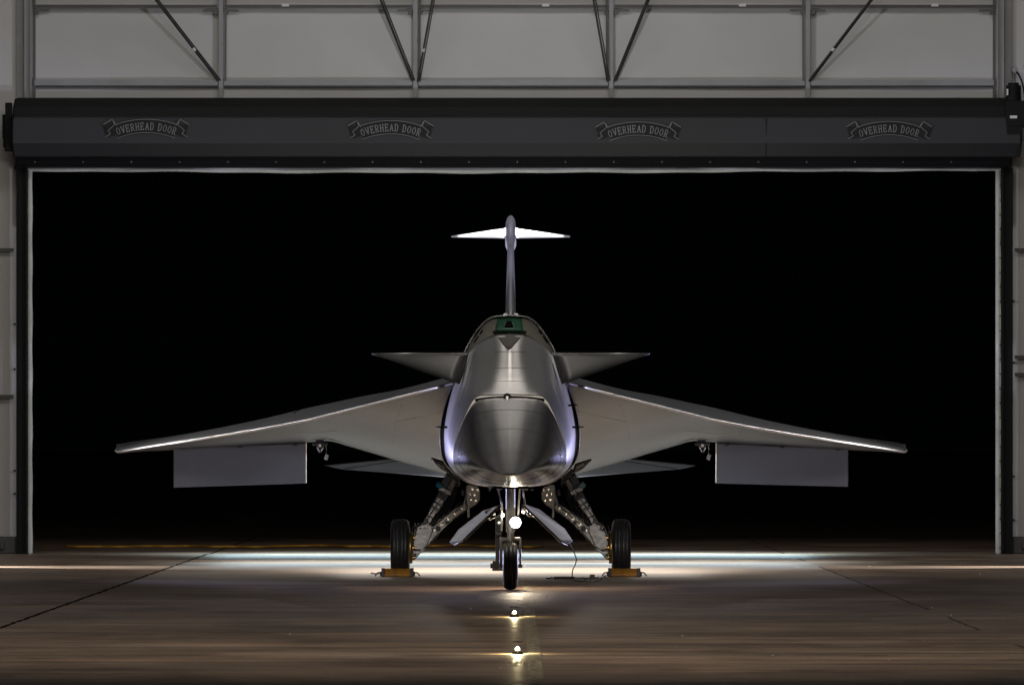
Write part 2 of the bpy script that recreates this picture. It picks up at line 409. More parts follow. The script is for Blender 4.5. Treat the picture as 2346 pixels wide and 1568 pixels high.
for xx in (28, 2335):
    m = MB(); x = xt(xx, 85.7); poly = [Vector((x, a, b)) for a, b in pts]; m.slab(poly, .02 if xx < 100 else .02); m.build('end_plate', M['guide'], door)
# seams of the hood
for xx in (1755,):
    m = MB(); m.box((xt(xx, 85.62), 85.63, (pts[4][1] + pts[5][1]) / 2), (.012, .02, abs(pts[4][1] - pts[5][1]))); m.bar(Vector((xt(xx, 85.62), pts[5][0] - .002, pts[5][1])), Vector((xt(xx, 85.62), pts[6][0] - .002, pts[6][1])), .012); m.build('hood_seam', M['hoodtop'], door)
# header and guides
m = MB(); m.box((0.005, 86.45, (zz(360, 86.4) + zz(384, 86.4)) / 2), (xt(2318, 86.4) - xt(40, 86.4), .14, zz(360, 86.4) - zz(384, 86.4)))
m.box((0.005, 86.34, zz(362, 86.4)), (xt(2318, 86.4) - xt(40, 86.4), .10, .02)); m.box((0.005, 86.35, zz(379, 86.4)), (xt(2318, 86.4) - xt(40, 86.4), .06, .010)); m.build('header', M['guide'], door)
for i in range(20):
    x = 80 + i * 110.5
    m = MB(); m.cyl((xt(x, 86.37), 86.385, zz(371, 86.37)), (xt(x, 86.37), 86.36, zz(371, 86.37)), .010, n=8); m.build('bolt', M['steelgrey'], door)
for x0, x1 in ((38, 63), (2294, 2320)):
    a, b = xt(x0, 86.4), xt(x1, 86.4); h = zz(384, 86.4)
    m = MB(); m.box(((a + b) / 2, 86.45, h / 2), (b - a, .10, h)); m.box((a + .012, 86.36, h / 2), (.02, .09, h)); m.box((b - .012, 86.37, h / 2), (.02, .06, h)); m.build('guide', M['guide'], door)
for x0, x1, rt in ((64, 74, 0), (2281, 2292, 1)):
    a, b = xt(x0, 86.55), xt(x1, 86.55); h = zz(386, 86.55)
    m = MB(); n = 40; rows = []
    for k in range(n + 1):
        z = .01 + (h - .01) * k / n; wv = .004 * math.sin(k * 1.1)
        rows.append([Vector((a + wv * (1 - rt), 86.52, z)), Vector((b + wv, 86.52, z)), Vector((b + wv, 86.60, z)), Vector((a + wv * (1 - rt), 86.60, z))])
    m.grid(rows, closed=True, smooth=False, capa=True, capb=True); m.box(((a + b) / 2, 86.505, h / 2), (.012, .02, h))
    w_ = m.build('weather_strip', M['trim'], door)
    if rt:
        q = MB()
        for k in range(26): q.cyl((b - .008, 86.515, .08 + k * .185), (b - .008, 86.488, .08 + k * .185), .008, n=6)
        q.build_each('screw', M['black'], w_)
m = MB(); rows = []
for k in range(121):
    x = xt(63 + (2292 - 63) * k / 120, 86.55); u = k / 120
    y0 = 384.5 + 0.5 * math.sin(u * 9); y1 = 391.5 + 4.5 * math.sin(math.pi * min(1, u * 1.15)) + .9 * math.sin(u * 31) + .7 * math.sin(u * 73)
    rows.append([Vector((x, 86.50 + .01 * math.sin(u * 50), zz(y0, 86.5))), Vector((x, 86.47 + .015 * math.sin(u * 37), zz((y0 + y1) / 2, 86.5))), Vector((x, 86.5, zz(y1, 86.5))), Vector((x, 86.6, zz(y1, 86.5))), Vector((x, 86.6, zz(y0, 86.5)))])
m.grid(rows, closed=True, smooth=False, capa=True, capb=True); m.build('weather_strip', M['trim'], door)
# motor at the right end, chain box at the left end
mo = MB(); mo.cyl(W(2322, 196, 85.75), W(2322, 236, 85.75), .095, n=24); mo.box(W(2326, 262, 85.75), (.26, .22, .34)); mo.box(W(2323, 304, 85.72), (.2, .2, .16)); mo.cyl(W(2322, 190, 85.75), W(2322, 197, 85.75), .07, n=20)
mo.prism([(2326, 318), (2343, 318), (2338, 355), (2334, 360), (2328, 360)], 85.7, .08)
for k in range(5): mo.cyl(W(2322, 203 + 6 * k, 85.75), W(2322, 205 + 6 * k, 85.75), .102, n=24)
mot = mo.build('motor', M['guide'], door, bevel=.008)
q = MB(); q.box(W(2322, 268, 85.62), (.09, .008, .035)); q.box(W(2308, 211, 85.64), (.02, .01, .08)); q.build('plate', M['label'], mot)
q = MB(); q.tube(catmull([W(2324, 165, 86.6), W(2332, 168, 86.3), W(2342, 190, 86.0), W(2348, 225, 85.9), W(2346, 255, 85.8)], 8), .012); q.build('cable', M['guide'], door)
q = MB(); q.tube(catmull([W(2323, 165, 86.7), W(2324, 180, 86.6), W(2328, 192, 86.2)], 6), .01); q.cyl(W(2322, 160, 86.75), W(2326, 160, 86.4), .04, n=12); q.build('conduit', M['steelgrey'], door)
ch = MB(); ch.box(W(20, 290, 85.8), (.08, .16, .6)); ch.box(W(15, 290, 85.8), (.1, .1, .30)); ch.cyl(W(6, 288, 85.8), W(16, 288, 85.8), .06, n=14); ch.cyl(W(8, 326, 85.8), W(20, 326, 85.8), .07, n=14); ch.box(W(20, 338, 85.8), (.10, .08, .10)); ch.build('shaft_bracket', M['black'], door, bevel=.006)
# ribbon emblem with lettering
GL = {'O': [[(0.5 + .42 * math.cos(t * math.pi / 6), .5 + .48 * math.sin(t * math.pi / 6)) for t in range(13)]],
      'V': [[(.08, 1), (.5, 0), (.92, 1)], [(-.02, 1), (.25, 1)], [(.75, 1), (1.02, 1)]],
      'E': [[(.15, 0), (.15, 1)], [(0, 1), (.85, 1), (.85, .82)], [(0, 0), (.88, 0), (.88, .2)], [(.15, .52), (.62, .52)], [(.62, .62), (.62, .42)]],
      'R': [[(.15, 0), (.15, 1)], [(0, 1), (.6, 1), (.8, .88), (.8, .62), (.6, .5), (.15, .5)], [(.5, .5), (.85, 0), (1, 0)], [(0, 0), (.32, 0)]],
      'H': [[(.15, 0), (.15, 1)], [(.85, 0), (.85, 1)], [(.15, .5), (.85, .5)], [(0, 0), (.3, 0)], [(0, 1), (.3, 1)], [(.7, 0), (1, 0)], [(.7, 1), (1, 1)]],
      'A': [[(.08, 0), (.5, 1), (.92, 0)], [(.24, .36), (.76, .36)], [(-.02, 0), (.24, 0)], [(.76, 0), (1.02, 0)]],
      'D': [[(.15, 0), (.15, 1)], [(0, 1), (.55, 1), (.82, .8), (.88, .5), (.82, .2), (.55, 0), (0, 0)]]}
def strokes(m, pl, w, Y):
    for (a, b) in zip(pl, pl[1:]):
        A, B = Vector(a), Vector(b); d = (B - A)
        if d.length < 1e-6: continue
        d.normalize(); n = Vector((-d.y, d.x)) * w / 2; A = A - d * w * .3; B = B + d * w * .3
        q = [A + n, B + n, B - n, A - n]; m.prism([(EC[0] + (p.x - EC[0]) * .95, EC[1] + (p.y - EC[1]) * .95) for p in q], Y, .004)
EC = [0, 0]
def emblem(cx, cy):
    EC[:] = [cx, cy]; sh = lambda P: [(cx + (a - cx) * .95, cy + (b - cy) * .95) for a, b in P]
    YL = 85.585
    rad = 215.0; cyc = cy - 24 + rad     # arc centre
    def arc(u, r): t = u / rad; return (cx + r * math.sin(t), cyc - r * math.cos(t))
    band = [arc(-78 + 156 * k / 24, rad) for k in range(25)] + [arc(78 - 156 * k / 24, rad - 32) for k in range(25)]
    m = MB(); m.prism(sh(band), YL + .006, .004)
    for s in (-1, 1):
        tail = [(cx + s * 72, cy - 14), (cx + s * 82, cy - 23), (cx + s * 84, cy - 12), (cx + s * 103, cy - 12), (cx + s * 98, cy + 1), (cx + s * 96, cy + 18), (cx + s * 78, cy + 14), (cx + s * 72, cy + 10)]
        m.prism(sh(tail), YL + .012, .003)
    lg = m.build('emblem', M['hoodtop'], door)
    m = MB(); wl = 1.15
    strokes(m, [arc(-74 + 148 * k / 24, rad + 1) for k in range(25)], wl, YL)
    strokes(m, [arc(-82 + 164 * k / 24, rad - 31) for k in range(25)], wl, YL)
    for s in (-1, 1):
        strokes(m, [(cx + s * 72, cy - 10), (cx + s * 82, cy - 25), (cx + s * 103, cy - 12)], wl, YL)
        strokes(m, [(cx + s * 98, cy + 17), (cx + s * 86, cy + 10), (cx + s * 92, cy + 2), (cx + s * 76, cy - 12), (cx + s * 82, cy - 25)], wl, YL)
    m.build('ribbon_outline', M['logo'], lg)
    m = MB(); txt = 'OVERHEAD DOOR'; adv = [11.8] * 13; adv[8] = 7.5; tot = sum(adv); u = -tot / 2
    for c, a in zip(txt, adv):
        if c != ' ':
            ca = u + a / 2
            for pl in GL[c]:
                pp = []
                for px, py in pl:
                    r_ = rad - 24 + py * 16.5; t = (ca + (px - .5) * 8.6) / (rad - 16)
                    pp.append((cx + r_ * math.sin(t), cyc - r_ * math.cos(t)))
                strokes(m, pp, 1.55, YL)
        u += a
    m.build('lettering', M['logo'], lg)
for cx, cy in ((335, 297), (895, 300), (1462, 303), (2037, 302)): emblem(cx, cy)

# ------------------------------------------------------------------ aircraft
AX = 1170.0
air = empty('jet_aircraft', (W(AX, 0, 70).x, 70, 0), 'long nosed grey jet with delta wings and T tail, parked nose to the viewer', 'aircraft')
NSEG = 8
def prof_ring(half, Y, cx=1168.0):
    P = catmull([Vector((dx, y, 0)) for dx, y in half], NSEG)
    right = [W(cx + p.x, p.y, Y) for p in P]; left = [W(cx - p.x, p.y, Y) for p in P[1:-1]][::-1]
    return right + left
N_END = [(0, 909), (45, 910), (76, 915), (99, 946), (118, 990), (129, 1035), (122, 1072), (75, 1104), (0, 1113)]
def nose_half(t):
    gw = (.012 + .988 * t) ** .52; gh = (.02 + .98 * t) ** .95; k = t ** 1.6; out = []
    for (dx, y), a_ in zip(N_END, (0, 22, 42, 62, 82, 98, 118, 150, 180)):
        ex, ey = 130 * math.sin(R(a_)), (1011 - 102 * math.cos(R(a_)))
        X_, Y_ = ex + (dx - ex) * k, ey + (y - ey) * k
        out.append((X_ * gw, 1088 + (Y_ - 1088) * gh))
    return out
def halflerp(A, B, t): return [(a[0] + (b[0] - a[0]) * t, a[1] + (b[1] - a[1]) * t) for a, b in zip(A, B)]
rows = []
for k in range(61):
    t = k / 60; t2 = t ** 1.4; rows.append(prof_ring(nose_half(t2), 51 + 11 * t2))
nose = MB().grid(rows, closed=True, capa=True).build('nose', M['nose'], air, weld=True)
ST = [(61.95, [(0, 904), (47, 905.5), (78, 911), (99.5, 945.5), (118.3, 990), (129.3, 1035), (122.2, 1072), (75, 1104.2), (0, 1113.2)]),
      (63.2, [(0, 878), (46, 882), (86, 898), (112, 935), (131, 985), (138, 1030), (128, 1072), (78, 1105), (0, 1114)]),
      (64.6, [(0, 835), (42, 842), (86, 865), (118, 915), (136, 972), (142, 1020), (132, 1070), (80, 1106), (0, 1115)]),
      (65.9, [(0, 790), (38, 797), (84, 826), (118, 882), (138, 955), (145, 1012), (135, 1067), (83, 1106), (0, 1115)]),
      (66.9, [(0, 768), (44, 775), (86, 806), (120, 866), (141, 945), (148, 1008), (137, 1066), (85, 1106), (0, 1115)]),
      (67.9, [(0, 762), (44, 768), (88, 800), (122, 862), (145, 942), (151, 1008), (139, 1066), (87, 1106), (0, 1116)])]
def loft(stations, sub=8):
    rings = [prof_ring(h, Y) for Y, h in stations]; out = []
    n = len(rings[0]); tracks = [catmull([r[i] for r in rings], sub) for i in range(n)]
    return [[tracks[i][k] for i in range(n)] for k in range(len(tracks[0]))]
fore = MB().grid(loft(ST), closed=True, capa=True).build('forebody', M['skin'], air, weld=True)
NAC = [(0, 721), (52, 731), (97, 790), (124, 862), (152, 938), (161, 1005), (148, 1062), (92, 1106), (0, 1117)]
def metre_scale(h, Y0, Y1, f=1.0, cz=1.75):
    cy = HY - (cz - EYE) * F / Y0; out = []
    for dx, y in h:
        wx = dx * Y0 / F * f; wz = cz + ((EYE - (y - HY) * Y0 / F) - cz) * f
        out.append((wx * F / Y1, HY - (wz - EYE) * F / Y1))
    return out
FS = [(67.75, metre_scale(NAC, 67.8, 67.75, .985)), (67.9, NAC), (70, NAC), (73, metre_scale(NAC, 70.5, 73)), (76, metre_scale(NAC, 70.5, 76, .93)), (79, metre_scale(NAC, 70.5, 79, .78)), (81.2, metre_scale(NAC, 70.5, 81.2, .6, 1.8))]
fus = MB().grid(loft(FS), closed=True, capb=True).build('fuselage', M['skin'], air, weld=True)
# inlet cover
m = MB(); rings = [prof_ring(metre_scale(NAC, 67.8, Y, f, 2.1), Y) for f, Y in ((.975, 67.86), (.95, 67.80), (.8, 67.74), (.55, 67.68), (.2, 67.65))]
m.grid(rings, closed=True, capb=True); cover = m.build('inlet_cover', M['cover'], air, weld=True)
# bright lip ring
m = MB(); ring = [p for p in prof_ring(metre_scale(NAC, 67.8, 67.74, .99), 67.74)]
top = [p for p in ring if p.z > W(0, 872, 67.74).z]
left_ = sorted([p for p in top], key=lambda p: p.x)
m.tube(left_, .006, 6); m.build('inlet_lip', M['edge'], air)

def bvh(*objs):
    vs = []; fs = []
    for o in objs:
        n = len(vs); off = WLOC[o.name]; vs += [v.co + off for v in o.data.vertices]; fs += [[i + n for i in p.vertices] for p in o.data.polygons]
    return BVHTree.FromPolygons(vs, fs)
SK = bvh(nose, fore, fus, cover)
def onskin(x, y, lift=.012, tree=None):
    d = W(x, y, 1.0) - Vector((0, 0, EYE)); d.normalize()
    hit, nrm, _, _ = (tree or SK).ray_cast(Vector((0, 0, EYE)), d)
    if hit is None: return W(x, y, 68)
    return hit - d * lift
def patch(name, poly, mt, parent, lift=.012, th=.01, res=1, nu=8, nv=5):
    # poly: four corners, draped on the skin
    A, B, C_, D = [Vector((*p, 0)) for p in poly]; rows = []
    for j in range(nv + 1):
        v = j / nv; r_ = []
        for i in range(nu + 1):
            u = i / nu; p = A.lerp(B, u).lerp(D.lerp(C_, u), v); r_.append(onskin(p.x, p.y, lift))
        rows.append(r_)
    m = MB(); m.grid(rows); o = m.build(name, mt, parent, weld=True)
    s = o.modifiers.new('thickness', 'SOLIDIFY'); s.thickness = th; s.offset = 0
    return o
gp = patch('primer_patch', [(1141, 727), (1195, 727), (1199, 757), (1134, 757)], M['green'], cover, .02)
hm = MB(); c = onskin(1166, 742, .03)
hm.prism([(1160, 735), (1172, 735), (1177, 749), (1155, 749)], c.y - .05, .12); hm.build('scoop', M['black'], cover)
hm = MB(); hm.tube([onskin(1153 + k * 3.3, 752 + .8 * math.sin(k * .4), .05) for k in range(9)], .008, 6); hm.tube([onskin(1155, 751, .05), onskin(1160, 734, .05)], .005, 6); hm.tube([onskin(1178, 751, .05), onskin(1173, 734, .05)], .005, 6); hm.build('scoop_rim', M['paleteal'], cover)
patch('fairing_panel', [(1128, 758), (1207, 758), (1168, 800), (1162, 800)], M['cover'], fore, .015, .006)
for s in (-1, 1):
    for (a, b) in (((1098, 752), (1088, 765)), ((1086, 768), (1078, 784)), ((1106, 756), (1099, 765)), ((1096, 769), (1086, 784))):
        m = MB(); m.tube([onskin(mx(a[0], s), a[1], .012), onskin(mx((a[0] + b[0]) / 2, s), (a[1] + b[1]) / 2, .012), onskin(mx(b[0], s), b[1], .012)], .008, 5); m.build('marking', M['black'], cover)
# dark sensor slot and eye ahead of the windscreenless canopy
m = MB(); P = [onskin(1168 + dx, 909 + .0010 * dx * dx, .01) for dx in range(-78, 79, 6)]
m.tube(P, .012, 6); slot = m.build('sensor_slot', M['black'], fore)
m = MB(); c = onskin(1162, 909, .02); m.lathe(c, (0, 1, 0), [(-.03, .0), (-.03, .022), (-.01, .034), (.03, .036)], 16); m.build('sensor', M['dark'], fore)
m = MB(); m.cyl(c + Vector((0, -.04, 0)), c + Vector((0, -.03, 0)), .011, n=12); m.build('sensor_lens', M['steel'], fore)
# chine strakes at the lower corners of the nose
for s in (-1, 1):
    a, b = onskin(mx(1043, s), 1056, .01), onskin(mx(1061, s), 1037, .01)
    m = MB(); m.tube([a, a.lerp(b, .5) + Vector((0, -.01, 0)), b], .006, 6); m.build('chine_strip', M['edge'], nose)
# seams across nose
for k, Y in enumerate((57.3, 60.1)):
    t2 = (Y - 51) / 11; ring = prof_ring(nose_half(t2), Y); c = sum(ring, Vector()) / len(ring)
    m = MB(); rr = [c + (p - c) * 1.0015 for p in ring]; m.tube(rr + rr[:1], .0022, 4); m.build('seam', M['dark'], nose)
for s in (-1, 1):
    P = [onskin(mx(x_, s), y_, .003) for x_, y_ in ((1088, 808), (1081, 830), (1074, 855), (1067, 880), (1060, 905), (1050, 930))]
    m = MB(); m.tube(P, .0035, 5); m.build('panel_seam', M['dark'], fore)
for y_ in (805, 842, 872):
    P = [onskin(1168 + dx, y_ + .0012 * dx * dx, .002) for dx in range(-36, 37, 6)]
    m = MB(); m.tube(P, .0025, 5); m.build('panel_seam', M['dark'], fore)
# probes
for (x0, x1, y) in ((1025, 998, 978), (1311, 1338, 978), (1302, 1323, 928)):
    m = MB(); Yp = 66.2; m.cyl(W(x0, y, Yp), W((x0 + x1) / 2, y - .5, Yp), .012, .009, 10); m.cyl(W((x0 + x1) / 2, y - .5, Yp), W(x1, y - 1, Yp - .02), .009, .004, 10); m.build('air_data_probe', M['black'], air)

def wing(s):
    st = [(120, 874, 66.9, 864, 70.5, 1096, 77.8), (190, 893, 68.3, 881, 71.8, 1076, 78.0), (262, 911, 69.8, 897, 73.2, 1057, 78.1), (330, 928, 71.1, 907, 74.2, 1037, 78.2),
          (385, 942, 72.1, 917, 74.9, 1021, 78.3), (425, 952, 72.8, 925, 75.3, 1010, 78.3), (470, 963, 73.5, 934, 75.7, 1012, 78.4), (588, 985, 75.0, 962, 76.7, 1019, 78.5),
          (724, 1007, 76.2, 989, 77.4, 1027, 78.6), (800, 1018, 76.8, 1003, 77.7, 1031, 78.7), (870, 1029, 77.3, 1016, 78.0, 1034, 78.8), (900, 1034, 77.6, 1024, 78.1, 1036, 78.8), (906, 1031, 78.0, 1027, 78.3, 1033, 78.8)]
    def X(dx): return AX + 1 + s * dx
    tr = []
    for dx, ly, lY, cy, cY, ty, tY in st:
        L_, Cc, T = W(X(dx), ly, lY), W(X(dx), cy, cY), W(X(dx), ty, tY)
        # keep each section in one vertical plane of the wing: same real x
        for v in (Cc, T): v.x = L_.x * .35 + v.x * .65
        up = catmull([L_, L_.lerp(Cc, .45) + Vector((0, 0, .02)), Cc, Cc.lerp(T, .5) + Vector((0, 0, .07)), T], 6)
        lo = catmull([T, L_.lerp(T, .68) + Vector((0, 0, -.012)), L_.lerp(T, .33) + Vector((0, 0, -.018)), L_.lerp(T, .05) + Vector((0, 0, -.012)), L_ + Vector((0, .02, -.006))], 6)
        tr.append(up + lo[1:-1])
    n = len(tr[0]); T_ = [catmull([r[i] for r in tr], 4) for i in range(n)]
    rows = [[T_[i][k] for i in range(n)] for k in range(len(T_[0]))]
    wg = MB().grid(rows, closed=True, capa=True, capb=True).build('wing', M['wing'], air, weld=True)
    le = [r[0] + Vector((0, -.006, 0)) for r in rows[2:]]
    m = MB(); m.tube(le, .012, 12); m.build('leading_edge', M['edge'], wg)
    # drooped control surface
    m = MB(); Yf = 78.45
    a, b, c, d = W(X(470), 1014, Yf), W(X(773), 1024, Yf), W(X(773), 1115, Yf + .1), W(X(470), 1105, Yf + .1)
    if s > 0: b, c = W(X(772), 1026, Yf), W(X(772), 1113, Yf + .1)
    m.slab([a, b, c, d] if s > 0 else [b, a, d, c], -.035); m.build('flap', M['flap'], wg, bevel=.008)
    m = MB(); m.cyl(a + Vector((0, .01, .0)), d + Vector((0, .01, 0)), .007, n=8); m.build('flap_edge', M['edge'], wg)
    for u in (.08, .5, .92):
        p = a.lerp(b, u) + Vector((0, -.03, -.012)); m = MB(); m.box(p, (.05, .05, .035)); m.build('hinge_bracket', M['dark'], wg, bevel=.004)
    m = MB(); m.tube([a.lerp(d, .12) + Vector((0, -.004, 0)), b.lerp(c, .12) + Vector((0, -.004, 0))], .0022, 4); m.build('flap_seam', M['dark'], wg)
    # hinge actuator and hanging tag
    m = MB(); Ya = 78.0; cx = X(438)
    m.prism([(cx - 7, 1002), (cx + 7, 1002), (cx + 10, 1016), (cx + 3, 1028), (cx - 3, 1028), (cx - 12, 1016)], Ya, .12)
    m.box(W(cx, 1017, Ya), (.17, .14, .03)); m.cyl(W(cx - 16, 1016, Ya), W(cx + 18, 1016, Ya), .014, n=10)
    m.bar(W(cx - 5, 1024, Ya), W(cx - 2, 1037, Ya), .012); m.bar(W(cx + 5, 1024, Ya), W(cx + 2, 1037, Ya), .012)
    ac = m.build('hinge_actuator', M['dark'], wg, bevel=.004)
    m = MB(); m.bar(W(cx - 7, 1024, Ya - .02), W(cx - 1, 1034, Ya - .02), .010); m.bar(W(cx + 8, 1024, Ya - .02), W(cx + 2, 1034, Ya - .02), .010); m.cyl(W(cx - 6, 1007, Ya - .02), W(cx + 6, 1007, Ya - .02), .006, n=8); m.cyl(W(cx, 1020, Ya - .09), W(cx, 1020, Ya), .018, n=10); m.build_each('fork', M['steel'], wg)
    m = MB(); m.tube([W(cx + 13, 1018, Ya), W(cx + 15, 1028, Ya), W(cx + 14, 1040, Ya)], .004, 6)
    q = [W(cx + 12, 1040, Ya), W(cx + 20, 1042, Ya), W(cx + 17, 1054, Ya), W(cx + 9, 1051, Ya)]; m.slab(q, .008); m.build('hanging_tag', M['gear'], ac)
    # small surface marks
    tw = bvh(wg)
    m = MB(); m.tube(catmull([onskin(X(497), 947, .008, tw), onskin(X(491), 942, .008, tw), onskin(X(483), 939, .008, tw)], 4), .008, 6)
    if s < 0: m.build('lifting_slot', M['black'], wg)
    m = MB(); m.tube([onskin(X(d_), y_, .006, tw) for d_, y_ in ((420, 1004), (400, 1008), (380, 1015))], .005, 6); m.build('fairing_line', M['dark'], wg)
    for pts__ in (((250, 925), (262, 960), (270, 1000), (276, 1040)), ((520, 978), (524, 995), (526, 1010)), ((640, 998), (642, 1010), (643, 1019)), ((150, 940), (260, 965), (400, 985), (520, 1000))):
        m = MB(); m.tube(catmull([onskin(X(d_), y_, .002, tw) for d_, y_ in pts__], 5), .0022, 5); m.build('panel_line', M['dark'], wg)
    return wg
wings = [wing(-1), wing(1)]
def surf(name, pts4, th, mt, parent=None, lab=None):
    # pts4: root LE, tip LE, tip TE, root TE (world); thin lens section
    rl, tl, tt, rt = pts4; rows = []
    for k in range(9):
        u = k / 8; a = rl.lerp(tl, u); b = rt.lerp(tt, u); h = th * (1 - .8 * u)
        up = [a.lerp(b, q) + Vector((0, 0, h * math.sin(math.pi * q ** .7) * .5)) for q in (0, .04, .12, .3, .5, .7, .88, 1)]
        lo = [a.lerp(b, q) - Vector((0, 0, h * math.sin(math.pi * q ** .7) * .5)) for q in (.88, .7, .5, .3, .12, .04)]
        rows.append(up + lo)
    o = MB().grid(rows, closed=True, capa=True, capb=True).build(name, mt, parent or air, weld=True)
    return o
for s in (-1, 1):
    c = surf('canard', [W(mx(1052, s), 880, 65.3), W(mx(853, s), 811, 66.6), W(mx(851, s), 809, 66.75), W(mx(1075, s), 808, 66.9)], .05, M['canard'])
    m = MB(); m.tube([W(mx(853, s), 809.5, 66.62), W(mx(960, s), 808.2, 66.75), W(mx(1073, s), 807.5, 66.85)], .0045, 6); m.build('trailing_edge', M['edge'], c)
    c = surf('stabilator', [W(mx(1040, s), 1094, 78.3), W(mx(792, s), 1075, 79.6), W(mx(743, s), 1065, 80.6), W(mx(1040, s), 1035, 80.9)], .05, M['stab'])
    m = MB(); m.tube([W(mx(790, s), 1072.5, 79.62), W(mx(902, s), 1056, 80.1), W(mx(950, s), 1052, 80.2)], .006, 6); m.build('hinge_line', M['dark'], c)
# fin
rows = []
for k, (y, hw, Y0, Y1) in enumerate(((735, 12.5, 75.0, 81.2), (720, 12, 75.4, 81.2), (680, 11, 76.3, 81.1), (640, 9.7, 77.2, 81.0), (600, 8.5, 78.0, 80.9), (560, 7.4, 78.6, 80.8), (530, 7, 78.9, 80.8))):
    z = EYE - (y - HY) * 79 / F; r_ = []; hwm = hw * 79 / F; cxm = W(AX, 0, 79).x
    for q in (0, .03, .1, .25, .45, .7, 1, .7, .45, .25, .1, .03):
        sg = 1 if len(r_) <= 6 else -1
        r_.append(Vector((cxm + sg * hwm * (math.sin(math.pi * q ** .6) * .98 + (.14 if q < .02 else 0) * 0), Y0 + (Y1 - Y0) * q, z)))
    rows.append(r_)
fin = MB().grid(rows, closed=True, capa=True, capb=True).build('tail_fin', M['fin'], air, weld=True)
m = MB(); m.prism([(1154, 717), (1186, 717), (1190, 724), (1150, 724)], 75.6, .5); m.build('fin_root_fairing', M['white'], air, bevel=.015)
# bullet fairing: tall capsule
rows = []
for (Y, f) in ((77.55, .05), (77.58, .35), (77.66, .62), (77.85, .85), (78.2, .98), (78.7, 1), (79.2, .9), (79.5, .6)):
    r_ = []
    for i in range(28):
        t = 2 * math.pi * i / 28; r_.append(W(AX + 12 * f * math.cos(t), 528 - 35 * f * math.copysign(abs(math.sin(t)) ** .75, math.sin(t)), Y))
    rows.append(r_)
MB().grid(rows, closed=True, capa=True, capb=True).build('bullet_fairing', M['fin'], air, weld=True)
for s in (-1, 1):
    surf('tailplane', [W(AX + s * 4, 546, 78.6), W(AX + s * 136, 543.5, 79.4), W(AX + s * 136, 540, 79.7), W(AX + s * 4, 521, 80.1)], .02, M['white'])
    m = MB(); m.prism([(AX + s * 8, 546), (AX + s * 12.5, 546), (AX + s * 12.5, 560), (AX + s * 9, 571), (AX + s * 7, 570)], 79.0, .4); m.build('fin_tip_fairing', M['white'], air, bevel=.004)

